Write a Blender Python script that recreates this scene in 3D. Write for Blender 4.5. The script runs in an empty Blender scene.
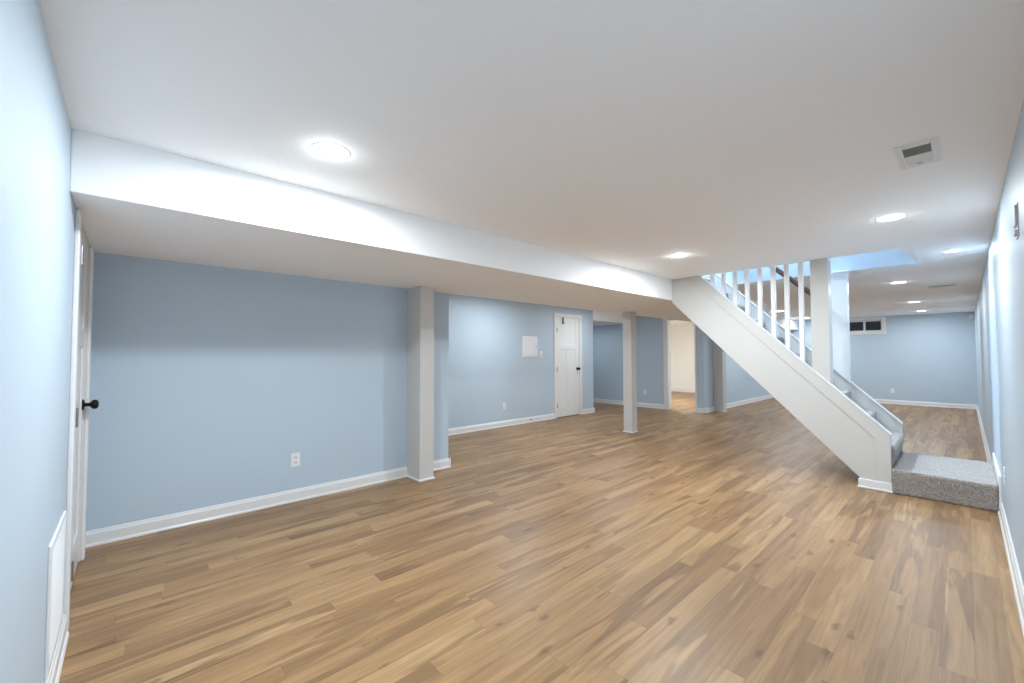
import bpy, bmesh, math, random
from mathutils import Vector, Matrix

random.seed(7)
S = bpy.context.scene
COL = S.collection

# ------------------------------------------------------------------ camera
cam_data = bpy.data.cameras.new('camera')
cam = bpy.data.objects.new('camera', cam_data)
COL.objects.link(cam)
S.camera = cam
cam_data.sensor_fit = 'HORIZONTAL'
cam_data.sensor_width = 36.0
cam_data.lens = 415.52 / 1024 * 36.0
cam_data.clip_start = 0.02
yaw, pitch, roll = (math.radians(v) for v in (-47.443, 1.7575, -0.0729))
fwd = Vector((math.sin(yaw) * math.cos(pitch), math.cos(yaw) * math.cos(pitch), math.sin(pitch)))
rgt = Vector((math.cos(yaw), -math.sin(yaw), 0))
upv = rgt.cross(fwd)
r2 = rgt * math.cos(roll) + upv * math.sin(roll)
u2 = r2.cross(fwd)
mw = Matrix((r2, u2, -fwd)).transposed().to_4x4()
mw.translation = Vector((0, 0, 1.25))
cam.matrix_world = mw

# ------------------------------------------------------------------ world, exposure
W = bpy.data.worlds.new('night')
S.world = W
W.use_nodes = True
W.node_tree.nodes['Background'].inputs[0].default_value = (0.004, 0.006, 0.010, 1)
W.node_tree.nodes['Background'].inputs[1].default_value = 1.0
S.view_settings.view_transform = 'Standard'
S.view_settings.look = 'None'
S.view_settings.exposure = 1.37
S.view_settings.gamma = 1.0
S.view_settings.use_curve_mapping = False
S.cycles.max_bounces = 14
S.cycles.diffuse_bounces = 10
S.cycles.sample_clamp_indirect = 6.0
S.cycles.use_denoising = True

LAMP_COL = (0.86, 0.94, 1.0)     # neutral white downlights
LAMP_W = 24.0                    # watts of each downlight
STAIR_COL = (0.66, 0.83, 1.0)    # cool light in the stairwell

# ------------------------------------------------------------------ dimensions
ZC = 2.2        # ceiling
ZB = 1.933      # underside of the boxed beam
XR = 0.17       # right wall face
YL = -0.2       # left wall face
XA = -3.9       # bump-out wall face
XB = -5.42      # alcove wall face
YP = 8.95       # partition face
YF = 14.02      # far wall face
XH = -3.75      # hall wall face
XBEAM = -2.51
YS = 5.066      # near face of the staircase


# ------------------------------------------------------------------ materials
def srgb(r, g, b):
    def f(c):
        c /= 255.0
        return c / 12.92 if c <= 0.04045 else ((c + 0.055) / 1.055) ** 2.4
    return (f(r), f(g), f(b), 1.0)


def mat(name, color, rough=0.5, spec=0.5, bump=0.0, bscale=200.0, metal=0.0, var=0.0, vscale=3.0, coat=0.0):
    m = bpy.data.materials.new(name)
    m.use_nodes = True
    nt = m.node_tree
    b = nt.nodes['Principled BSDF']
    b.inputs['Base Color'].default_value = color
    b.inputs['Roughness'].default_value = rough
    b.inputs['Specular IOR Level'].default_value = spec
    b.inputs['Metallic'].default_value = metal
    b.inputs['Coat Weight'].default_value = coat
    geo = nt.nodes.new('ShaderNodeNewGeometry')
    if var:
        n = nt.nodes.new('ShaderNodeTexNoise')
        n.inputs['Scale'].default_value = vscale
        n.inputs['Detail'].default_value = 3
        nt.links.new(geo.outputs['Position'], n.inputs['Vector'])
        mx = nt.nodes.new('ShaderNodeMixRGB')
        mx.blend_type = 'MULTIPLY'
        mx.inputs[0].default_value = 1.0
        rp = nt.nodes.new('ShaderNodeMapRange')
        rp.inputs[1].default_value = 0.3
        rp.inputs[2].default_value = 0.7
        rp.inputs[3].default_value = 1 - var
        rp.inputs[4].default_value = 1 + var
        nt.links.new(n.outputs[0], rp.inputs[0])
        mx.inputs[1].default_value = color
        nt.links.new(rp.outputs[0], mx.inputs[2])
        nt.links.new(mx.outputs[0], b.inputs['Base Color'])
    if bump:
        n = nt.nodes.new('ShaderNodeTexNoise')
        n.inputs['Scale'].default_value = bscale
        n.inputs['Detail'].default_value = 2
        nt.links.new(geo.outputs['Position'], n.inputs['Vector'])
        bp = nt.nodes.new('ShaderNodeBump')
        bp.inputs['Strength'].default_value = bump
        bp.inputs['Distance'].default_value = 0.002
        nt.links.new(n.outputs[0], bp.inputs['Height'])
        nt.links.new(bp.outputs[0], b.inputs['Normal'])
    return m


M = {}
M['blue'] = mat('blue_wall_paint', srgb(190, 206, 219), 0.5, 0.3, 0.06, 120, var=0.012, vscale=1.3)
M['white_wall'] = mat('white_wall_paint', srgb(240, 240, 236), 0.6, 0.3, 0.05, 120)
M['ceiling'] = mat('ceiling_paint', srgb(252, 252, 252), 0.8, 0.2, 0.05, 90)
M['trim'] = mat('white_trim_paint', srgb(230, 230, 230), 0.3, 0.5, 0.02, 60)
M['post'] = mat('white_post_paint', srgb(206, 204, 200), 0.4, 0.4, 0.03, 80)
M['plastic'] = mat('white_plastic', srgb(235, 236, 238), 0.35, 0.5)
M['slot'] = mat('dark_slot', srgb(40, 40, 42), 0.6, 0.3)
M['bronze'] = mat('dark_bronze', srgb(38, 36, 36), 0.28, 0.6, metal=0.7)
M['nickel'] = mat('brushed_nickel', srgb(140, 140, 142), 0.35, 0.5, metal=0.8)
M['grey'] = mat('grey_plastic', srgb(200, 204, 210), 0.45, 0.4)
M['vent_duct_shade'] = mat('vent_duct_and_shade_grey', srgb(190, 190, 184), 0.7, 0.2)  # grey of the duct throat, also the shade painted on half the louvers
M['rail'] = mat('dark_stained_wood', srgb(92, 62, 50), 0.35, 0.5, var=0.25, vscale=22)


def floor_material():
    m = bpy.data.materials.new('laminate_planks')
    m.use_nodes = True
    nt = m.node_tree
    L = nt.links.new
    b = nt.nodes['Principled BSDF']
    geo = nt.nodes.new('ShaderNodeNewGeometry')
    sep = nt.nodes.new('ShaderNodeSeparateXYZ')
    L(geo.outputs['Position'], sep.inputs[0])

    def math_(op, a, c=None, clamp=False):
        n = nt.nodes.new('ShaderNodeMath')
        n.operation = op
        n.use_clamp = clamp
        for i, v in enumerate((a, c)):
            if v is None:
                continue
            if isinstance(v, (int, float)):
                n.inputs[i].default_value = v
            else:
                L(v, n.inputs[i])
        return n.outputs[0]

    def white(x, y=None):
        n = nt.nodes.new('ShaderNodeTexWhiteNoise')
        n.noise_dimensions = '2D'
        c = nt.nodes.new('ShaderNodeCombineXYZ')
        L(x, c.inputs[0])
        if y is not None:
            L(y, c.inputs[1])
        L(c.outputs[0], n.inputs['Vector'])
        return n.outputs['Value']

    def noise(x, y, z, scale=1.0, detail=2.0, dist=0.0, rough=0.5):
        n = nt.nodes.new('ShaderNodeTexNoise')
        n.inputs['Scale'].default_value = scale
        n.inputs['Detail'].default_value = detail
        n.inputs['Distortion'].default_value = dist
        n.inputs['Roughness'].default_value = rough
        c = nt.nodes.new('ShaderNodeCombineXYZ')
        for i, v in enumerate((x, y, z)):
            if isinstance(v, (int, float)):
                c.inputs[i].default_value = v
            else:
                L(v, c.inputs[i])
        L(c.outputs[0], n.inputs['Vector'])
        return n.outputs[0]

    PW, PL = 0.1, 1.15
    X, Y = sep.outputs[0], sep.outputs[1]
    xs = math_('DIVIDE', math_('ADD', X, 20.0), PW)
    row = math_('FLOOR', xs)
    fx = math_('FRACT', xs)
    off = math_('MULTIPLY', white(row), PL * 3)
    ysv = math_('DIVIDE', math_('ADD', math_('ADD', Y, 20.0), off), PL)
    colm = math_('FLOOR', ysv)
    fy = math_('FRACT', ysv)
    pid = white(row, colm)
    pid40 = math_('MULTIPLY', pid, 60.0)
    # long wavy heartwood figure
    fig = noise(math_('MULTIPLY', X, 12.0), math_('MULTIPLY', Y, 1.05), pid40, 1.0, 3.0, 0.8, 0.45)
    figr = nt.nodes.new('ShaderNodeMapRange')
    figr.inputs[1].default_value = 0.475
    figr.inputs[2].default_value = 0.535
    L(fig, figr.inputs[0])
    heart = figr.outputs[0]
    # per plank: how strong the heartwood is
    hs = math_('MULTIPLY_ADD', white(colm, row), 0.62)
    hs.node.inputs[2].default_value = 0.16
    heart = math_('MULTIPLY', heart, hs)
    # fine grain
    gr = noise(math_('MULTIPLY', X, 95.0), math_('MULTIPLY', Y, 2.6), pid40, 1.0, 4.0, 0.4, 0.6)
    grw = noise(math_('MULTIPLY', X, 28.0), math_('MULTIPLY', Y, 1.6), pid40, 1.0, 3.0, 1.2, 0.5)
    # base tone per plank
    ramp = nt.nodes.new('ShaderNodeValToRGB')
    e = ramp.color_ramp.elements
    e[0].position, e[0].color = 0.0, FLOOR_TONES[0]
    e[1].position, e[1].color = 1.0, FLOOR_TONES[3]
    for p, c in ((0.35, FLOOR_TONES[1]), (0.7, FLOOR_TONES[2])):
        n = e.new(p)
        n.color = c
    L(pid, ramp.inputs[0])

    def mix(fac, a, c, mode='MIX'):
        n = nt.nodes.new('ShaderNodeMixRGB')
        n.blend_type = mode
        for i, v in enumerate((fac, a, c)):
            if isinstance(v, (int, float)):
                n.inputs[i].default_value = v
            elif isinstance(v, tuple):
                n.inputs[i].default_value = v
            else:
                L(v, n.inputs[i])
        return n.outputs[0]

    c1 = mix(heart, ramp.outputs[0], FLOOR_HEART)
    g1 = nt.nodes.new('ShaderNodeMapRange')
    g1.inputs[1].default_value, g1.inputs[2].default_value = 0.3, 0.7
    g1.inputs[3].default_value, g1.inputs[4].default_value = 0.90, 1.08
    L(gr, g1.inputs[0])
    c2 = mix(1.0, c1, g1.outputs[0], 'MULTIPLY')
    g2 = nt.nodes.new('ShaderNodeMapRange')
    g2.inputs[1].default_value, g2.inputs[2].default_value = 0.3, 0.7
    g2.inputs[3].default_value, g2.inputs[4].default_value = 0.83, 1.13
    L(grw, g2.inputs[0])
    c3 = mix(1.0, c2, g2.outputs[0], 'MULTIPLY')
    # knots
    vo = nt.nodes.new('ShaderNodeTexVoronoi')
    vo.inputs['Scale'].default_value = 1.0
    cv = nt.nodes.new('ShaderNodeCombineXYZ')
    L(math_('MULTIPLY', X, 7.5), cv.inputs[0])
    L(math_('MULTIPLY', Y, 2.6), cv.inputs[1])
    L(math_('MULTIPLY', row, 3.1), cv.inputs[2])
    wob = nt.nodes.new('ShaderNodeVectorMath')
    wob.operation = 'ADD'
    L(cv.outputs[0], wob.inputs[0])
    nn = nt.nodes.new('ShaderNodeTexNoise')
    nn.inputs['Scale'].default_value = 26.0
    L(geo.outputs['Position'], nn.inputs['Vector'])
    sc = nt.nodes.new('ShaderNodeVectorMath')
    sc.operation = 'SCALE'
    sc.inputs['Scale'].default_value = 0.22
    L(nn.outputs['Color'], sc.inputs[0])
    L(sc.outputs[0], wob.inputs[1])
    L(wob.outputs[0], vo.inputs['Vector'])
    kn = nt.nodes.new('ShaderNodeMapRange')
    kn.inputs[1].default_value, kn.inputs[2].default_value = 0.06, 0.15
    kn.inputs[3].default_value, kn.inputs[4].default_value = 0.55, 0.0
    L(vo.outputs['Distance'], kn.inputs[0])
    c4 = mix(kn.outputs[0], c3, FLOOR_KNOT)
    # seams
    ex = math_('MINIMUM', fx, math_('SUBTRACT', 1.0, fx))
    ey = math_('MULTIPLY', math_('MINIMUM', fy, math_('SUBTRACT', 1.0, fy)), PL / PW)
    ed = math_('MINIMUM', ex, ey)
    sm = nt.nodes.new('ShaderNodeMapRange')
    sm.inputs[1].default_value, sm.inputs[2].default_value = 0.006, 0.022
    sm.inputs[3].default_value, sm.inputs[4].default_value = 0.28, 0.0
    L(ed, sm.inputs[0])
    c5 = mix(sm.outputs[0], c4, FLOOR_KNOT)
    L(c5, b.inputs['Base Color'])
    b.inputs['Roughness'].default_value = 0.4
    b.inputs['Specular IOR Level'].default_value = 0.4
    bp = nt.nodes.new('ShaderNodeBump')
    bp.inputs['Strength'].default_value = 0.12
    bp.inputs['Distance'].default_value = 0.002
    hh = math_('SUBTRACT', math_('MULTIPLY', gr, 0.3), sm.outputs[0])
    L(hh, bp.inputs['Height'])
    L(bp.outputs[0], b.inputs['Normal'])
    return m


FLOOR_TONES = (srgb(156, 121, 83), srgb(171, 136, 96), srgb(147, 112, 77), srgb(179, 145, 104))
FLOOR_HEART = srgb(117, 88, 61)
FLOOR_KNOT = srgb(84, 60, 41)
M['floor'] = floor_material()


def carpet_material():
    m = mat('greige_carpet', srgb(190, 178, 166), 0.95, 0.1)
    nt = m.node_tree
    b = nt.nodes['Principled BSDF']
    geo = nt.nodes.new('ShaderNodeNewGeometry')
    n1 = nt.nodes.new('ShaderNodeTexNoise')
    n1.inputs['Scale'].default_value = 130
    n1.inputs['Detail'].default_value = 3
    nt.links.new(geo.outputs['Position'], n1.inputs['Vector'])
    r = nt.nodes.new('ShaderNodeValToRGB')
    r.color_ramp.elements[0].position = 0.36
    r.color_ramp.elements[0].color = srgb(126, 117, 109)
    r.color_ramp.elements[1].position = 0.62
    r.color_ramp.elements[1].color = srgb(170, 163, 158)
    nt.links.new(n1.outputs[0], r.inputs[0])
    nt.links.new(r.outputs[0], b.inputs['Base Color'])
    bp = nt.nodes.new('ShaderNodeBump')
    bp.inputs['Strength'].default_value = 0.9
    bp.inputs['Distance'].default_value = 0.006
    nt.links.new(n1.outputs[0], bp.inputs['Height'])
    nt.links.new(bp.outputs[0], b.inputs['Normal'])
    b.inputs['Sheen Weight'].default_value = 0.3
    return m


M['carpet'] = carpet_material()


def glass_material():
    m = bpy.data.materials.new('window_glass')
    m.use_nodes = True
    b = m.node_tree.nodes['Principled BSDF']
    b.inputs['Base Color'].default_value = (0.75, 0.8, 0.82, 1)
    b.inputs['Roughness'].default_value = 0.02
    b.inputs['Transmission Weight'].default_value = 1.0
    b.inputs['IOR'].default_value = 1.45
    return m


M['glass'] = glass_material()


def emit(name, color, strength):
    m = bpy.data.materials.new(name)
    m.use_nodes = True
    b = m.node_tree.nodes['Principled BSDF']
    b.inputs['Base Color'].default_value = (0.9, 0.9, 0.9, 1)
    b.inputs['Emission Color'].default_value = (*color, 1)
    b.inputs['Emission Strength'].default_value = strength
    return m


M['lens'] = emit('lit_lens', LAMP_COL, 6.0)


# ------------------------------------------------------------------ mesh helpers
def new_bm():
    return bmesh.new()


def box(bm, x0, x1, y0, y1, z0, z1):
    v = [bm.verts.new((x, y, z)) for x in (x0, x1) for y in (y0, y1) for z in (z0, z1)]
    for f in ((0, 1, 3, 2), (4, 6, 7, 5), (0, 4, 5, 1), (2, 3, 7, 6), (0, 2, 6, 4), (1, 5, 7, 3)):
        bm.faces.new([v[i] for i in f])
    return v


def prism(bm, pts, a, b, axis='y'):
    """extrude a 2-D polygon between a and b along an axis; pts are the other two coordinates in x, y, z order"""
    def P(u, w, t):
        return {'x': (t, u, w), 'y': (u, t, w), 'z': (u, w, t)}[axis]
    A = [bm.verts.new(P(u, w, a)) for u, w in pts]
    B = [bm.verts.new(P(u, w, b)) for u, w in pts]
    n = len(pts)
    bm.faces.new(A)
    bm.faces.new(B[::-1])
    for i in range(n):
        bm.faces.new((A[i], B[i], B[(i + 1) % n], A[(i + 1) % n]))


def lathe(bm, prof, origin, axis=(0, 0, 1), seg=32):
    """prof: list of (radius, height) along the axis"""
    ax = Vector(axis).normalized()
    q = Vector((0, 0, 1)).rotation_difference(ax)
    rings = []
    o = Vector(origin)
    for r, h in prof:
        if r < 1e-6:
            rings.append([bm.verts.new(o + q @ Vector((0, 0, h)))])
        else:
            rings.append([bm.verts.new(o + q @ Vector((r * math.cos(2 * math.pi * i / seg), r * math.sin(2 * math.pi * i / seg), h))) for i in range(seg)])
    for A, B in zip(rings, rings[1:]):
        for i in range(seg):
            j = (i + 1) % seg
            f = [A[i % len(A)], A[j % len(A)], B[j % len(B)], B[i % len(B)]]
            f = list(dict.fromkeys(f))
            if len(f) > 2:
                bm.faces.new(f)


def tube(bm, pts, r, seg=10):
    pts = [Vector(p) for p in pts]
    rings = []
    for i, p in enumerate(pts):
        d = (pts[min(i + 1, len(pts) - 1)] - pts[max(i - 1, 0)]).normalized()
        a = d.orthogonal().normalized()
        b = d.cross(a)
        if i:
            pa = prev_a - d * prev_a.dot(d)
            a = pa.normalized()
            b = d.cross(a)
        prev_a = a
        rings.append([bm.verts.new(p + (a * math.cos(2 * math.pi * k / seg) + b * math.sin(2 * math.pi * k / seg)) * r) for k in range(seg)])
    for A, B in zip(rings, rings[1:]):
        for k in range(seg):
            bm.faces.new((A[k], A[(k + 1) % seg], B[(k + 1) % seg], B[k]))
    bm.faces.new(rings[0][::-1])
    bm.faces.new(rings[-1])


def obj(name, bm, m, parent=None, bevel=0.0, smooth=False, seg=2):
    bmesh.ops.recalc_face_normals(bm, faces=bm.faces)
    me = bpy.data.meshes.new(name)
    bm.to_mesh(me)
    bm.free()
    me.materials.append(M[m])
    o = bpy.data.objects.new(name, me)
    COL.objects.link(o)
    if parent:
        o.parent = parent
        o.matrix_parent_inverse = Matrix.Translation(-parent.location)
    if smooth:
        for p in me.polygons:
            p.use_smooth = True
    if bevel:
        md = o.modifiers.new('bevel', 'BEVEL')
        md.width = bevel
        md.segments = seg
        md.limit_method = 'ANGLE'
        md.angle_limit = math.radians(40)
    return o


def boxes(name, lst, m, parent=None, bevel=0.0):
    bm = new_bm()
    for b in lst:
        box(bm, *b)
    return obj(name, bm, m, parent, bevel)


def struct(o):
    o['kind'] = 'structure'
    return o


def thing(name, label, cat, loc, group=None):
    o = bpy.data.objects.new(name, None)
    o.empty_display_size = 0.1
    o.location = loc
    COL.objects.link(o)
    o['label'] = label
    o['category'] = cat
    if group:
        o['group'] = group
    return o


# ------------------------------------------------------------------ the shell
struct(boxes('floor', [(-7.42, 0.29, -0.35, 14.14, -0.1, 0.0)], 'floor'))
OX0, OX1, OY0, OY1 = -2.45, -0.29, 5.11, 6.06         # stair opening in the ceiling
struct(boxes('ceiling', [
    (-7.42, 0.29, -0.32, OY0, ZC, ZC + 0.15),
    (-7.42, OX0, OY0, OY1, ZC, ZC + 0.15),
    (OX1, 0.29, OY0, OY1, ZC, ZC + 0.15),
    (-7.42, 0.29, OY1, 14.14, ZC, ZC + 0.15)], 'ceiling'))
struct(boxes('ceiling_recess', [(-7.3, XB - 0.12, 7.35, YP, 1.985, ZC)], 'ceiling'))
struct(boxes('ceiling_beam', [(XA - 0.02, XBEAM, YL, YP, ZB, ZC)], 'ceiling', bevel=0.004))
struct(boxes('ceiling_soffit', [(XH, -3.2, YP, YF, 1.93, ZC)], 'ceiling', bevel=0.004))

struct(boxes('wall_right', [(XR, XR + 0.12, -0.32, 14.14, 0, ZC)], 'blue'))
DX0, DX1 = -3.66, -2.82                                # opening of the left wall's door
struct(boxes('wall_left', [
    (DX1, XR, YL - 0.12, YL, 0, ZC),
    (-4.02, DX0, YL - 0.12, YL, 0, ZC),
    (DX0, DX1, YL - 0.12, YL, ZB, ZC)], 'blue'))
struct(boxes('wall_closet', [(XA - 0.12, XA, YL, 2.62, 0, ZC), (XB - 0.12, XA - 0.12, 2.5, 2.62, 0, ZC)], 'blue'))
D2Y0, D2Y1 = 6.15, 6.88
struct(boxes('wall_alcove', [
    (XB - 0.12, XB, 2.62, D2Y0, 0, ZC),
    (XB - 0.12, XB, D2Y1, 7.35, 0, ZC),
    (XB - 0.12, XB, D2Y0, D2Y1, 2.005, ZC),
    (-7.3, XB - 0.12, 7.23, 7.35, 0, ZC)], 'blue'))
struct(boxes('wall_header', [(XB - 0.12, XB, 7.35, YP, 1.985, ZC)], 'ceiling'))
PX0, PX1 = -4.55, -3.925                               # doorway in the partition
struct(boxes('wall_partition', [
    (-7.3, PX0, YP, YP + 0.12, 0, ZC),
    (PX1, XH - 0.06, YP, YP + 0.12, 0, ZC),
    (PX0, PX1, YP, YP + 0.12, 2.03, ZC)], 'blue'))
struct(boxes('wall_recess', [(-7.42, -7.3, 7.23, 14.14, 0, ZC)], 'blue'))
struct(boxes('wall_hall', [(XH - 0.06, XH, YP, 14.14, 0, ZC)], 'blue'))
struct(boxes('wall_white', [(-7.3, XH - 0.06, 13.5, 13.62, 0, ZC), (XH - 0.12, XH - 0.06, YP + 0.12, 13.5, 0, ZC),
                            (-7.3, -7.28, YP + 0.13, 13.5, 0, ZC), (-7.28, PX0, YP + 0.12, YP + 0.135, 0, ZC),
                            (PX1, XH - 0.12, YP + 0.12, YP + 0.135, 0, ZC)], 'white_wall'))
WX0, WX1, WZ0, WZ1 = -2.125, -1.395, 1.815, 2.13
struct(boxes('wall_far', [
    (XH, WX0, YF, YF + 0.2, 0, ZC),
    (WX1, XR, YF, YF + 0.2, 0, ZC),
    (WX0, WX1, YF, YF + 0.2, 0, WZ0),
    (WX0, WX1, YF, YF + 0.2, WZ1, ZC)], 'blue'))

# stairwell going up through the ceiling
struct(boxes('wall_stairwell', [(-4.3, OX1, 6.05, 6.17, ZC + 0.15, 4.7), (OX0, OX1, 6.05, OY1, ZC - 0.001, ZC + 0.15)], 'blue'))
struct(boxes('wall_stairwell_near', [(-4.3, 0.1, 5.0, 5.11, ZC + 0.15, 4.7)], 'blue'))
struct(boxes('wall_stairwell_end', [(-4.42, -4.3, 5.0, 6.17, ZC + 0.15, 4.7)], 'blue'))
bm = new_bm()
sl = math.tan(math.radians(43))
prism(bm, [(OX1, ZC), (-2.75, ZC + sl * 2.46), (-4.3, ZC + sl * 2.46), (-4.3, 4.7), (-2.6, 4.7), (OX1 + 0.3, ZC + 0.15), (OX1, ZC + 0.15)][::-1], 5.11, 6.05)
struct(obj('ceiling_stairwell', bm, 'ceiling'))
struct(boxes('floor_upstairs', [(-4.3, -2.63, 5.11, 6.05, ZC + 0.15, 2.52)], 'carpet'))


# ------------------------------------------------------------------ baseboards
def base_profile(bm, p0, p1, n, h=0.1, d=0.016):
    """a baseboard with a stepped, rounded top and a shoe from p0 to p1; n = direction away from the wall"""
    p0, p1, n = Vector((*p0, 0)), Vector((*p1, 0)), Vector((*n, 0))
    prof = [(0, 0), (d + 0.008, 0), (d + 0.008, 0.010), (d + 0.003, 0.018), (d, 0.018), (d, h * 0.78), (d * 0.72, h * 0.84), (d * 0.6, h * 0.95), (d * 0.35, h), (0, h)]
    A = [bm.verts.new(p0 + n * a + Vector((0, 0, z))) for a, z in prof]
    B = [bm.verts.new(p1 + n * a + Vector((0, 0, z))) for a, z in prof]
    k = len(prof)
    bm.faces.new(A)
    bm.faces.new(B[::-1])
    for i in range(k):
        bm.faces.new((A[i], B[i], B[(i + 1) % k], A[(i + 1) % k]))


def baseboard(name, segs, h=0.1):
    bm = new_bm()
    for s in segs:
        base_profile(bm, *s, h=h)
    return struct(obj(name, bm, 'trim'))


baseboard('baseboard_right', [((XR, YL), (XR, 5.05), (-1, 0)), ((XR, 6.1), (XR, YF), (-1, 0))])
baseboard('baseboard_left', [((-2.735, YL), (XR, YL), (0, 1))])
baseboard('baseboard_closet', [((XA, YL), (XA, 2.11), (1, 0)), ((XA, 2.27), (XA, 2.62 + 0.024), (1, 0)), ((XB, 2.62), (XA + 0.024, 2.62), (0, 1))])
baseboard('baseboard_alcove', [((XB, 2.62), (XB, D2Y0 - 0.075), (1, 0)), ((XB, D2Y1 + 0.075), (XB, 7.374), (1, 0)), ((-7.3, 7.35), (XB + 0.024, 7.35), (0, 1))])
baseboard('baseboard_partition', [((-7.3, YP), (PX0 - 0.09, YP), (0, -1)), ((PX1 + 0.035, YP), (XH + 0.024, YP), (0, -1))])
baseboard('baseboard_hall', [((XH, YP - 0.024), (XH, 9.45), (1, 0)), ((XH, 9.62), (XH, YF), (1, 0))])
baseboard('baseboard_far', [((XH, YF), (XR, YF), (0, -1))])
baseboard('baseboard_white', [((-7.28, 13.5), (XH - 0.12, 13.5), (0, -1)), ((-7.28, YP + 0.135), (-7.28, 13.5), (1, 0)), ((XH - 0.12, YP + 0.135), (XH - 0.12, 13.5), (-1, 0))])
# skirting board that steps up over the carpeted landing
bm = new_bm()
prism(bm, [(4.98, 0.0), (6.12, 0.0), (6.12, 0.30), (4.98, 0.30)], XR - 0.014, XR, 'x')
struct(obj('baseboard_landing', bm, 'trim', bevel=0.004))


# ------------------------------------------------------------------ doors
def door_leaf(bm, W, H, T):
    """craftsman leaf in local u (width), t (thickness, front at t=0, body behind), z; one wide panel over two tall ones"""
    st, tr, mr, br, ms = 0.105, 0.11, 0.11, 0.2, 0.09
    zsplit = H * 0.70
    L = [(0, W, 0.008, T, 0, H)]
    L += [(0, st, 0, 0.009, 0, H), (W - st, W, 0, 0.009, 0, H), (st, W - st, 0, 0.009, H - tr, H), (st, W - st, 0, 0.009, 0, br),
          (st, W - st, 0, 0.009, zsplit - mr / 2, zsplit + mr / 2), (W / 2 - ms / 2, W / 2 + ms / 2, 0, 0.009, br, zsplit - mr / 2)]
    return L


def map_local(L, origin, u, n):
    """local boxes (u, t, z) to world boxes; u = unit vector along the width, n = unit vector out of the wall"""
    out = []
    for u0, u1, t0, t1, z0, z1 in L:
        P = [Vector(origin) + Vector(u) * a - Vector(n) * b for a in (u0, u1) for b in (t0, t1)]
        xs = [p.x for p in P]
        ys = [p.y for p in P]
        out.append((min(xs), max(xs), min(ys), max(ys), origin[2] + z0, origin[2] + z1))
    return out


def door(name, origin, u, n, W, H, knob_u, casing=True, wall_t=0.12, hinges=True, head=True):
    """origin: the leaf's hinge-side bottom corner on the wall plane"""
    o3 = Vector(origin)
    u, n = Vector(u), Vector(n)
    d = boxes(name, map_local(door_leaf(None, W, H - 0.012, 0.036), tuple(o3 - n * 0.006 + Vector((0, 0, 0.012))), u, n), 'trim', bevel=0.003)
    struct(d)
    cw = 0.068
    g = 0.012
    C = [(-g - cw, -g + 0.004, -0.018, 0, 0, H + (cw if head else 0)), (W + g - 0.004, W + g + cw, -0.018, 0, 0, H + (cw if head else 0))]
    if head:
        C.append((-g + 0.004, W + g - 0.004, -0.018, 0, H, H + cw))
    J = [(-g, -0.003, 0, wall_t, 0, H + 0.008), (W + 0.003, W + g, 0, wall_t, 0, H + 0.008), (-g, W + g, 0, wall_t, H, H + g)]
    bm = new_bm()
    for b_ in map_local(C, tuple(o3), u, n):
        box(bm, *b_)
    obj('door_casing', bm, 'trim', d, bevel=0.005)
    bm = new_bm()
    for b_ in map_local(J, tuple(o3), u, n):
        box(bm, *b_)
    obj('door_jamb', bm, 'trim', d)
    # knob
    kp = o3 + u * knob_u + Vector((0, 0, 0.95)) - n * 0.006
    bm = new_bm()
    lathe(bm, [(0, 0), (0.033, 0), (0.033, 0.004), (0.027, 0.009), (0.012, 0.011), (0.011, 0.03), (0.015, 0.036), (0.026, 0.042), (0.029, 0.054), (0.026, 0.064), (0.015, 0.070), (0, 0.072)], kp, n, 24)
    obj('door_knob', bm, 'bronze', d, smooth=True)
    for hz in (0.2, 0.91, 1.68):
        bm = new_bm()
        c = o3 - u * 0.004 + n * 0.019
        tube(bm, [c + Vector((0, 0, hz)), c + Vector((0, 0, hz + 0.09))], 0.007, 10)
        for b_ in map_local([(-0.004, 0.0, -0.019, 0.0065, hz, hz + 0.09)], tuple(o3), u, n):
            box(bm, *b_)
        obj('hinge', bm, 'nickel', d)
    return d


door('door_1', (DX1 - 0.012, YL, 0), (-1, 0, 0), (0, 1, 0), 0.816, 1.92, 0.745, head=False)
door('door_2', (XB, D2Y0 + 0.012, 0), (0, 1, 0), (1, 0, 0), 0.706, 1.99, 0.65)

# cased opening into the white room
struct(boxes('trim_doorway', [
    (PX0 - 0.09, PX0 + 0.005, YP - 0.018, YP, 0, 2.10), (PX1 - 0.005, PX1 + 0.035, YP - 0.018, YP, 0, 2.10), (PX0, PX1, YP - 0.018, YP, 2.03, 2.10),
    (PX0, PX0 + 0.015, YP, YP + 0.135, 0, 2.03), (PX1 - 0.008, PX1, YP, YP + 0.135, 0, 2.03), (PX0, PX1, YP, YP + 0.135, 2.015, 2.03)], 'trim', bevel=0.004))

# ------------------------------------------------------------------ window in the far wall
w = struct(boxes('window_1', [
    (WX0 - 0.065, WX0, YF - 0.018, YF, WZ0 - 0.065, WZ1 + 0.06), (WX1, WX1 + 0.072, YF - 0.018, YF, WZ0 - 0.065, WZ1 + 0.06),
    (WX0, WX1, YF - 0.018, YF, WZ1, WZ1 + 0.06), (WX0, WX1, YF - 0.018, YF, WZ0 - 0.065, WZ0),
    (WX0 - 0.075, WX1 + 0.08, YF - 0.03, YF - 0.018, WZ0 - 0.012, WZ0),
    (WX0, WX0 + 0.012, YF, YF + 0.19, WZ0, WZ1), (WX1 - 0.012, WX1, YF, YF + 0.19, WZ0, WZ1),
    (WX0, WX1, YF, YF + 0.19, WZ0, WZ0 + 0.012), (WX0, WX1, YF, YF + 0.19, WZ1 - 0.012, WZ1)], 'trim'))
yw = YF + 0.1
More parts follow.
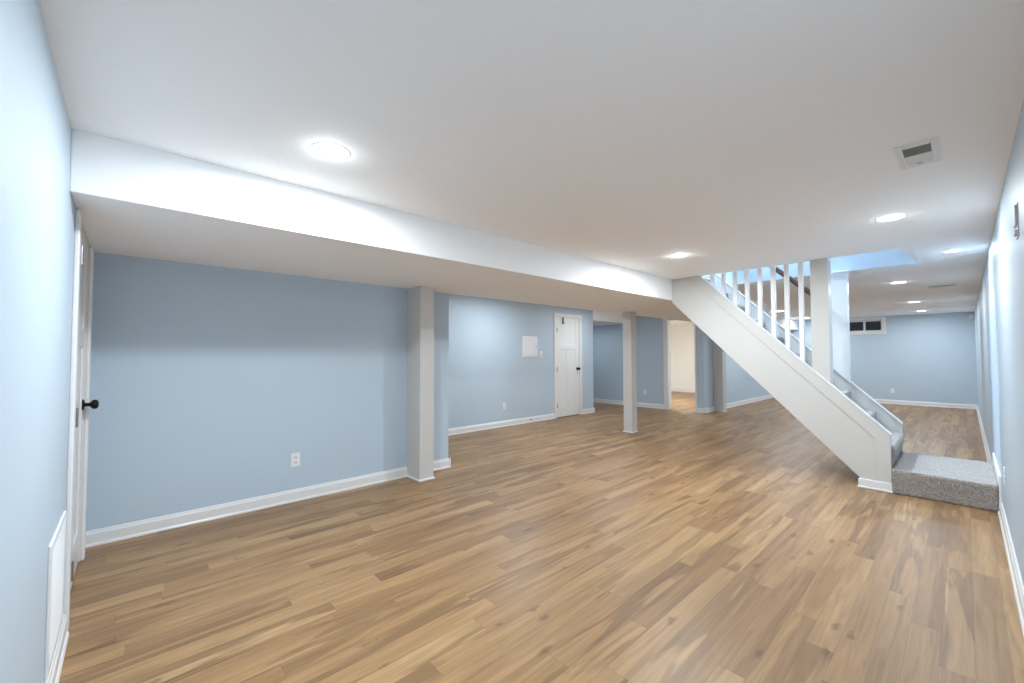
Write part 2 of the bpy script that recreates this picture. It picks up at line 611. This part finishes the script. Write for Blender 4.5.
for a, b_ in ((WX0 + 0.012, (WX0 + WX1) / 2 + 0.01), ((WX0 + WX1) / 2 - 0.01, WX1 - 0.012)):
    s = boxes('window_sash', [(a, a + 0.03, yw, yw + 0.03, WZ0 + 0.012, WZ1 - 0.012), (b_ - 0.03, b_, yw, yw + 0.03, WZ0 + 0.012, WZ1 - 0.012),
                              (a + 0.03, b_ - 0.03, yw, yw + 0.03, WZ0 + 0.012, WZ0 + 0.042), (a + 0.03, b_ - 0.03, yw, yw + 0.03, WZ1 - 0.042, WZ1 - 0.012)], 'trim', w)
    boxes('window_pane', [(a + 0.028, b_ - 0.028, yw + 0.012, yw + 0.017, WZ0 + 0.04, WZ1 - 0.04)], 'glass', s)
    yw += 0.031


# ------------------------------------------------------------------ support posts
def post(x0, x1, y0, y1, label, ztop, wrap):
    t = thing('support_post', label, 'post', ((x0 + x1) / 2, (y0 + y1) / 2, 0), 'boxed white support posts')
    boxes('shaft', [(x0, x1, y0, y1, 0, ztop)], 'post', t, bevel=0.003)
    d = 0.012
    bm = new_bm()
    b0 = x0 if 'l' not in wrap else x0 - d
    box(bm, b0, x1 + d, y0 - d, y1 + d, 0, 0.022)
    obj('base_moulding', bm, 'trim', t, bevel=0.006)
    return t


post(XA, -3.64, 2.11, 2.27, 'white boxed post standing against the blue closet wall, nearest of the three posts', ZB, '')
post(-3.74, -3.585, 5.87, 6.02, 'white boxed post standing free in the middle of the floor', ZB, 'l')
post(XH, -3.55, 9.45, 9.62, 'white boxed post against the far blue wall, seen under the stairs', 1.93, '')

# ------------------------------------------------------------------ staircase
st = thing('staircase', 'white painted staircase with square balusters and greige carpeted steps beside right wall', 'staircase', (-0.5, 5.55, 0))
X0 = -0.472                     # lower end of the stringers


def ztop(x):
    return 0.045 - 0.995 * x


def zbot(x):
    return -x - 0.605


RISE, RUN, NSTEP = 0.21, 0.215, 11
# landing block, subdivided and roughened like pile


def pile_box(name, x0, x1, y0, y1, z0, z1, parent, round_=0.03, cell=0.022, amp=0.0035, nose=0.0):
    bm = new_bm()
    box(bm, x0, x1, y0, y1, z0, z1)
    if nose:
        for v in bm.verts:
            if v.co.x == x1 and v.co.z == z1:
                v.co.x += nose
    bmesh.ops.recalc_face_normals(bm, faces=bm.faces)
    ed = [e for e in bm.edges if all(v.co.z == z1 for v in e.verts)]
    bmesh.ops.bevel(bm, geom=ed, offset=round_, segments=4, affect='EDGES', profile=0.5)
    for ax, lo, hi in ((0, x0, x1), (1, y0, y1), (2, z0, z1)):
        n = max(1, int((hi - lo) / cell))
        for k in range(1, n):
            co = [0, 0, 0]
            no = [0, 0, 0]
            co[ax] = lo + (hi - lo) * k / n
            no[ax] = 1
            bmesh.ops.bisect_plane(bm, geom=bm.verts[:] + bm.edges[:] + bm.faces[:], plane_co=co, plane_no=no)
    bmesh.ops.recalc_face_normals(bm, faces=bm.faces)
    bm.normal_update()
    for v in bm.verts:
        if v.co.z > z0 + 0.005 and y0 + 0.001 < v.co.y + 0.02:
            v.co += v.normal * random.uniform(-amp, amp)
    return obj(name, bm, 'carpet', parent, smooth=True)


pile_box('landing', X0 + 0.002, XR - 0.016, 5.05, 6.09, 0.0, 0.21, st, round_=0.018)
for k in range(NSTEP):
    xn = X0 - RUN * k
    zt = RISE * (k + 2)
    zb_ = zt - RISE
    prof = [(xn - RUN - 0.03, zb_), (xn, zb_), (xn, zb_ + 0.055), (xn + 0.006, zb_ + 0.085), (xn + 0.018, zb_ + 0.115), (xn + 0.024, zt - 0.05),
            (xn + 0.021, zt - 0.022), (xn + 0.011, zt - 0.006), (xn - 0.008, zt), (xn - 0.1, zt), (xn - RUN - 0.03, zt)]
    bm = new_bm()
    prism(bm, prof, 5.106, 5.998)
    for j in range(1, 30):
        bmesh.ops.bisect_plane(bm, geom=bm.verts[:] + bm.edges[:] + bm.faces[:], plane_co=(0, 5.106 + 0.892 * j / 30, 0), plane_no=(0, 1, 0))
    bmesh.ops.recalc_face_normals(bm, faces=bm.faces)
    bm.normal_update()
    for v in bm.verts:
        if v.co.x > xn - RUN and 5.11 < v.co.y < 5.99 and v.co.z > zb_ + 0.01:
            v.co += v.normal * random.uniform(-0.003, 0.003)
    obj('step', bm, 'carpet', st, smooth=True)

# near stringer
Y0, Y1 = YS + 0.008, YS + 0.04
bm = new_bm()
prism(bm, [(X0, 0), (X0, ztop(X0)), (-2.166, ZC), (XBEAM, ZC), (XBEAM, zbot(XBEAM)), (-0.697, 0.092), (-0.697, 0)], Y0, Y1)
obj('stringer', bm, 'post', st, bevel=0.003)
bm = new_bm()
h = 0.15
prism(bm, [(X0, ztop(X0)), (-2.166, ZC), (-2.166 - h, ZC), (-0.58, ztop(-0.58) - h), (-0.58, 0.08), (X0, 0.08)], Y0 - 0.009, Y0)
obj('stringer_trim', bm, 'post', st, bevel=0.0035)
bm = new_bm()
prism(bm, [(-0.705, 0), (X0 + 0.004, 0), (X0 + 0.004, 0.085), (-0.705, 0.085)], Y0 - 0.018, Y0)
prism(bm, [(-0.712, 0), (X0 + 0.01, 0), (X0 + 0.01, 0.018), (-0.712, 0.018)], Y0 - 0.026, Y0)
obj('base_moulding', bm, 'trim', st, bevel=0.005)


def cap(y0, y1, xe, name='stringer_cap'):
    bm = new_bm()
    xt = -2.19 if y0 < 5.5 else -2.7
    c = 0.014
    prism(bm, [(xe, ztop(xe)), (xt, ztop(xt)), (xt, ztop(xt) + c * 1.41), (xe, ztop(xe) + c * 1.41)], y0, y1)
    return obj(name, bm, 'trim', st, bevel=0.004)


cap(YS - 0.006, YS + 0.046, X0 + 0.008)
# far stringer
bm = new_bm()
prism(bm, [(X0 + 0.006, 0), (X0 + 0.006, ztop(X0)), (-2.9, ztop(-2.9)), (-2.9, zbot(-2.9)), (-0.697, 0.092), (-0.697, 0)], 6.0, 6.045)
obj('stringer', bm, 'post', st, bevel=0.003)
cap(5.992, 6.048, X0 + 0.012)
# boxed underside between the stringers
bm = new_bm()
prism(bm, [(-0.72, 0.10), (-2.5, zbot(-2.5) + 0.01), (-2.5, zbot(-2.5) + 0.03), (-0.72, 0.12)], Y1, 6.0)
obj('underside_panel', bm, 'post', st)


# newel posts, cut to the slope at the foot
def newel(x0, x1, y0, y1, zt, capital):
    bm = new_bm()
    prism(bm, [(x0, ztop(x0) + 0.005), (x0, zt), (x1, zt), (x1, ztop(x1) + 0.005)], y0, y1)
    n = obj('newel_post', bm, 'post' if not capital else 'trim', st, bevel=0.004)
    if capital:
        bm = new_bm()
        box(bm, x0 - 0.008, x1 + 0.008, y0 - 0.008, y1, zt - 0.055, zt - 0.004)
        box(bm, x0 - 0.014, x1 + 0.014, y0 - 0.014, y1, zt - 0.022, zt - 0.004)
        obj('capital', bm, 'trim', n, bevel=0.003)
    return n


newel(-1.045, -0.897, YS + 0.002, YS + 0.14, ZC - 0.001, False)
newel(-1.035, -0.882, 5.955, 6.05, ZC - 0.001, True)

# balusters
bal0 = None
for x in (-2.03, -1.902, -1.775, -1.648, -1.52, -1.39, -1.264, -1.137):
    bm = new_bm()
    a = 0.021
    prism(bm, [(x - a, ztop(x - a) + 0.012), (x - a, 2.32), (x + a, 2.32), (x + a, ztop(x + a) + 0.012)], YS + 0.047, YS + 0.047 + 2 * a)
    bo = obj('baluster', bm, 'trim', st, bevel=0.003)

# dark handrail on the far side
bm = new_bm()


def rail_sec(x):
    z = 0.795 - 0.962 * x
    return [Vector((x + dz * 0.68, y, z + dz * 0.72)) for y, dz in ((5.905, -0.026), (5.897, 0.0), (5.905, 0.022), (5.922, 0.03), (5.939, 0.022), (5.947, 0.0), (5.939, -0.026))]


A = [bm.verts.new(p) for p in rail_sec(-1.075)]
B = [bm.verts.new(p) for p in rail_sec(-2.75)]
bm.faces.new(A)
bm.faces.new(B[::-1])
for i in range(len(A)):
    bm.faces.new((A[i], B[i], B[(i + 1) % len(A)], A[(i + 1) % len(A)]))
hr = obj('handrail', bm, 'rail', st, bevel=0.004)
for x in (-1.1, -1.95, -2.6):
    z = 0.795 - 0.962 * x
    bm = new_bm()
    if x > -1.2:
        tube(bm, [(x, 5.925, z - 0.02), (x, 5.96, z - 0.045), (x + 0.03, 5.985, z - 0.05), (x + 0.068, 5.985, z - 0.05)], 0.007, 8)
    else:
        tube(bm, [(x, 5.922, z - 0.025), (x, 5.93, z - 0.06), (x, 5.95, z - 0.075), (x, 6.052, z - 0.075)], 0.007, 8)
    obj('rail_bracket', bm, 'bronze', hr, smooth=True)


# ------------------------------------------------------------------ recessed lights
def downlight(x, y, label, z=ZC, r=0.075, power=LAMP_W, normal=(0, 0, -1), color=LAMP_COL, aim=None, spread=178):
    t = thing('recessed_light', label, 'ceiling light', (x, y, z), 'round recessed ceiling lights')
    bm = new_bm()
    lathe(bm, [(r * 0.96, 0.0), (r * 0.97, 0.0012), (r * 1.08, 0.0012), (r * 1.14, 0.0008), (r * 1.15, 0.0)], (x, y, z), normal, 40)
    obj('trim_ring', bm, 'trim', t, smooth=True)
    bm = new_bm()
    lathe(bm, [(r * 0.97, 0.0), (r * 0.968, 0.002), (r * 0.6, 0.004), (0, 0.0045)], (x, y, z), normal, 40)
    obj('lens', bm, 'lens', t, smooth=True)
    n = Vector(normal)
    lights = [('AREA', power, 0.011)]
    if aim is None:                    # the lens also spills a little light sideways over the ceiling
        lights.append(('POINT', power * 0.035, 0.022))
    for kind, watts, d in lights:
        ld = bpy.data.lights.new('lamp', kind)
        if kind == 'AREA':
            ld.shape = 'DISK'
            ld.size = r * 1.7
            ld.spread = math.radians(spread)
        else:
            ld.shadow_soft_size = 0.018
        ld.energy = watts
        ld.color = color
        lo = bpy.data.objects.new('lamp', ld)
        COL.objects.link(lo)
        lo.rotation_euler = Vector(aim or normal).to_track_quat('-Z', 'Y').to_euler()
        lo.location = Vector((x, y, z)) + n * (d if aim is None else 0.04)
        lo.parent = t
        lo.matrix_parent_inverse = Matrix.Translation(-t.location)
    return t


downlight(-1.98, 0.672, 'lit round downlight beside the boxed beam, nearest the camera', power=LAMP_W * 0.58)
downlight(-1.842, 3.88, 'lit round downlight in front of the stringer top, beside the beam', power=LAMP_W * 0.62)
downlight(-0.326, 3.889, 'lit round downlight just behind the ceiling vent, near the stair opening', power=LAMP_W * 0.28)
downlight(-0.33, 0.672, 'round downlight overhead beside the right wall, before the ceiling vent', power=LAMP_W * 0.2)
downlight(-0.05, 5.59, 'small lit downlight right of the stair opening, close to the right wall', r=0.055, power=LAMP_W * 0.16, color=STAIR_COL)
downlight(-0.576, 7.53, 'lit downlight right behind the stair opening, first of the far room', power=LAMP_W * 0.31)
downlight(-0.609, 10.586, 'lit downlight halfway down the far room ceiling, right-hand side', power=LAMP_W * 0.31)
downlight(-0.63, 12.945, 'lit downlight closest to the far wall, on its right side', power=LAMP_W * 0.31)
downlight(-2.746, 10.58, 'lit downlight seen between the balusters, higher of two', power=LAMP_W * 0.31)
downlight(-2.82, 13.17, 'lit downlight seen between the balusters, close to the far wall', power=LAMP_W * 0.31)
downlight(-4.5, 4.3, 'downlight above the alcove, hidden behind the boxed beam, nearer the electrical panel', power=LAMP_W * 0.36)
downlight(-4.5, 6.7, 'downlight above the alcove, hidden behind the boxed beam, nearer the alcove door', power=LAMP_W * 0.26)
downlight(-6.35, 8.1, 'downlight in the dark recess left of the partition', z=1.985, power=LAMP_W * 0.08)
downlight(-5.6, 10.2, 'downlight in the white room behind the doorway', power=LAMP_W * 1.25, color=(0.86, 0.94, 1.0))
# stairwell: a downlight over the upper landing
downlight(-2.78, 5.58, 'bright downlight over the upper stair landing', z=ZC + sl * 2.46, r=0.15, power=33, color=STAIR_COL, aim=(2.55, 0, -4.23), spread=95)


# ------------------------------------------------------------------ vents
def ceiling_vent(x0, x1, y0, y1, label):
    t = thing('ceiling_vent', label, 'vent', ((x0 + x1) / 2, (y0 + y1) / 2, ZC), 'white ceiling registers')
    ix0, ix1 = x0 + 0.028, x1 - 0.03
    iy0, iy1 = y0 + 0.05, y1 - 0.05
    bm = new_bm()
    z0, z1 = ZC - 0.006, ZC
    box(bm, x0, ix0, y0, y1, z0, z1)
    box(bm, ix1, x1, y0, y1, z0, z1)
    box(bm, ix0, ix1, y0, iy0, z0, z1)
    box(bm, ix0, ix1, iy1, y1, z0, z1)
    ym = (iy0 + iy1) / 2
    box(bm, ix0, ix1, ym - 0.004, ym + 0.004, z0, z1)
    obj('frame', bm, 'plastic', t, bevel=0.003)
    bm = new_bm()
    box(bm, ix0 - 0.002, ix1 + 0.002, iy0 - 0.002, iy1 + 0.002, ZC - 0.0018, ZC - 0.0002)
    obj('duct_throat', bm, 'vent_duct_shade', t)
    for a, b_, s in ((iy0, ym - 0.004, 1), (ym + 0.004, iy1, -1)):
        n = 7
        for k in range(n):
            yc = a + (b_ - a) * (k + 0.5) / n
            bm = new_bm()
            dy = (b_ - a) / n * (0.62 if s < 0 else 0.25)
            prism(bm, [(yc - dy * 0.9, ZC - 0.0022 if s < 0 else ZC - 0.006), (yc - dy * 0.9 + 0.0012, ZC - 0.0022 if s < 0 else ZC - 0.006), (yc + dy * 0.9, ZC - 0.006 if s < 0 else ZC - 0.0022), (yc + dy * 0.9 - 0.0012, ZC - 0.006 if s < 0 else ZC - 0.0022)], ix0, ix1, 'x')
            obj('louver', bm, 'plastic' if s < 0 else 'vent_duct_shade', t)  # near-half blades get a darker colour: shade between tilted louvers painted in
    bm = new_bm()
    box(bm, (ix0 + ix1) / 2 - 0.012, (ix0 + ix1) / 2 + 0.012, iy1 - 0.004, iy1 + 0.006, ZC - 0.014, ZC - 0.006)
    obj('damper_lever', bm, 'plastic', t, bevel=0.002)
    return t


ceiling_vent(-0.203, -0.052, 2.575, 2.91, 'white ceiling register with louvers half tinted grey as shade in front of the near right downlight')
ceiling_vent(-0.36, -0.04, 8.2, 8.52, 'faint white ceiling register in the far room beyond the stair opening')

# return air grille on the left wall
gx0, gx1, gz0, gz1 = -2.66, -2.2, 0.112, 0.575
t = thing('return_grille', 'tall white louvered return air grille low on the left wall beside the door', 'vent', ((gx0 + gx1) / 2, YL, gz0))
yg = YL + 0.009
boxes('frame', [(gx0, gx0 + 0.03, YL, yg, gz0, gz1), (gx1 - 0.03, gx1, YL, yg, gz0, gz1), (gx0 + 0.03, gx1 - 0.03, YL, yg, gz0, gz0 + 0.03), (gx0 + 0.03, gx1 - 0.03, YL, yg, gz1 - 0.03, gz1)], 'plastic', t, bevel=0.003)
boxes('backing', [(gx0 + 0.03, gx1 - 0.03, YL, YL + 0.002, gz0 + 0.03, gz1 - 0.03)], 'grey', t)
n = 26
for k in range(n):
    z = gz0 + 0.035 + (gz1 - gz0 - 0.07) * k / (n - 1)
    bm = new_bm()
    prism(bm, [(YL + 0.002, z + 0.006), (YL + 0.0035, z + 0.006), (YL + 0.0085, z - 0.006), (YL + 0.007, z - 0.006)], gx0 + 0.03, gx1 - 0.03, 'x')
    obj('louver', bm, 'plastic', t)


# ------------------------------------------------------------------ wall plates
def plate_boxes(c, u, n, L):
    c = Vector(c)
    return map_local([(a, b_, -t1, -t0, z0, z1) for a, b_, t0, t1, z0, z1 in L], tuple(c), Vector(u), Vector(n))


def outlet(c, u, n, label):
    t = thing('wall_outlet', label, 'outlet', c, 'white duplex outlets')
    boxes('cover_plate', plate_boxes(c, u, n, [(-0.036, 0.036, 0, 0.006, -0.058, 0.058)]), 'plastic', t, bevel=0.003)
    for zc in (0.021, -0.021):
        s = boxes('socket', plate_boxes(c, u, n, [(-0.016, 0.016, 0.005, 0.0085, zc - 0.014, zc + 0.014)]), 'plastic', t, bevel=0.002)
        boxes('slot', plate_boxes(c, u, n, [(-0.0075, -0.0045, 0.008, 0.0088, zc - 0.004, zc + 0.008), (0.0045, 0.0075, 0.008, 0.0088, zc - 0.004, zc + 0.008), (-0.0025, 0.0025, 0.008, 0.0088, zc - 0.011, zc - 0.006)]), 'slot', s)


outlet((XA, 1.06, 0.35), (0, 1, 0), (1, 0, 0), 'white duplex outlet on the near blue closet wall, left of the post')
outlet((XB, 4.79, 0.355), (0, 1, 0), (1, 0, 0), 'white duplex outlet on the alcove wall below the electrical panel')
outlet((-5.117, YP, 0.357), (1, 0, 0), (0, -1, 0), 'white duplex outlet on blue partition between free-standing post and doorway')
outlet((XH, 10.46, 0.379), (0, 1, 0), (1, 0, 0), 'white duplex outlet on blue wall seen beneath the stair stringer')
outlet((-1.24, YF, 0.322), (1, 0, 0), (0, -1, 0), 'white duplex outlet low on the far wall beneath the window')
outlet((XR, 4.5, 0.40), (0, 1, 0), (-1, 0, 0), 'white duplex outlet on the right wall near the carpeted landing')

# electrical panel and switch on the alcove wall
ez0, ez1, ey0, ey1 = 1.19, 1.58, 5.225, 5.62
t = thing('electrical_panel', 'white square electrical panel cover on the alcove wall', 'electrical panel', (XB, (ey0 + ey1) / 2, ez0))
boxes('frame', [(XB, XB + 0.012, ey0, ey1, ez0, ez1)], 'plastic', t, bevel=0.003)
dr = boxes('panel_door', [(XB + 0.012, XB + 0.019, ey0 + 0.03, ey1 - 0.03, ez0 + 0.03, ez1 - 0.03)], 'plastic', t, bevel=0.003)
boxes('latch', [(XB + 0.019, XB + 0.023, ey1 - 0.06, ey1 - 0.045, 1.36, 1.41)], 'grey', dr, bevel=0.001)
t = thing('light_switch', 'white light switch plate on the alcove wall right beside the electrical panel', 'light switch', (XB, 5.72, 1.25))
boxes('cover_plate', plate_boxes((XB, 5.72, 1.25), (0, 1, 0), (1, 0, 0), [(-0.04, 0.04, 0, 0.007, -0.06, 0.06)]), 'plastic', t, bevel=0.003)
boxes('toggle', plate_boxes((XB, 5.72, 1.25), (0, 1, 0), (1, 0, 0), [(-0.006, 0.006, 0.007, 0.016, -0.004, 0.014)]), 'plastic', t, bevel=0.001)

# thermostat on the right wall
t = thing('thermostat', 'slim grey thermostat high on the right wall at the edge of the photo', 'thermostat', (XR, 2.84, 1.74))
boxes('base_plate', [(XR - 0.004, XR, 2.79, 2.89, 1.755, 1.9)], 'grey', t, bevel=0.0015)
boxes('body', [(XR - 0.011, XR - 0.004, 2.80, 2.88, 1.805, 1.892)], 'grey', t, bevel=0.003)
boxes('dial', [(XR - 0.013, XR - 0.003, 2.81, 2.85, 1.763, 1.787)], 'grey', t, bevel=0.003)

# motion sensor in the far corner
t = thing('motion_sensor', 'small white motion sensor high in the far right corner', 'motion sensor', (0.13, YF - 0.03, 2.08))
bm = new_bm()
prism(bm, [(0.092, 14.02), (0.092, 13.975), (0.115, 13.95), (0.145, 13.945), (0.168, 13.965), (0.17, 14.02)][::-1], 2.055, 2.135, 'z')
obj('housing', bm, 'plastic', t, bevel=0.004)
bm = new_bm()
prism(bm, [(0.102, 13.968), (0.116, 13.944), (0.143, 13.939), (0.14, 13.96)][::-1], 2.068, 2.105, 'z')
obj('lens', bm, 'grey', t)

# hook over the alcove door
t = thing('door_hook', 'black metal hook hung over the top of the alcove door', 'hook', (XB, 6.36, 1.98))
bm = new_bm()
box(bm, XB + 0.001, XB + 0.004, 6.34, 6.375, 1.86, 1.978)
obj('strap', bm, 'bronze', t)
bm = new_bm()
tube(bm, [(XB + 0.004, 6.357, 1.875), (XB + 0.02, 6.357, 1.862), (XB + 0.035, 6.357, 1.866), (XB + 0.043, 6.357, 1.885)], 0.006, 8)
obj('prong', bm, 'bronze', t, smooth=True)

# door stop on the alcove baseboard
t = thing('door_stop', 'small nickel door stop on the alcove baseboard near the door', 'door stop', (XB + 0.016, 5.42, 0.06))
bm = new_bm()
lathe(bm, [(0, 0), (0.012, 0), (0.012, 0.004), (0.006, 0.006), (0.006, 0.05)], (XB + 0.015, 5.42, 0.06), (1, 0, 0), 14)
obj('rod', bm, 'nickel', t, smooth=True)
bm = new_bm()
lathe(bm, [(0.009, 0.05), (0.010, 0.06), (0.006, 0.066), (0, 0.067)], (XB + 0.015, 5.42, 0.06), (1, 0, 0), 14)
obj('tip', bm, 'plastic', t, smooth=True)
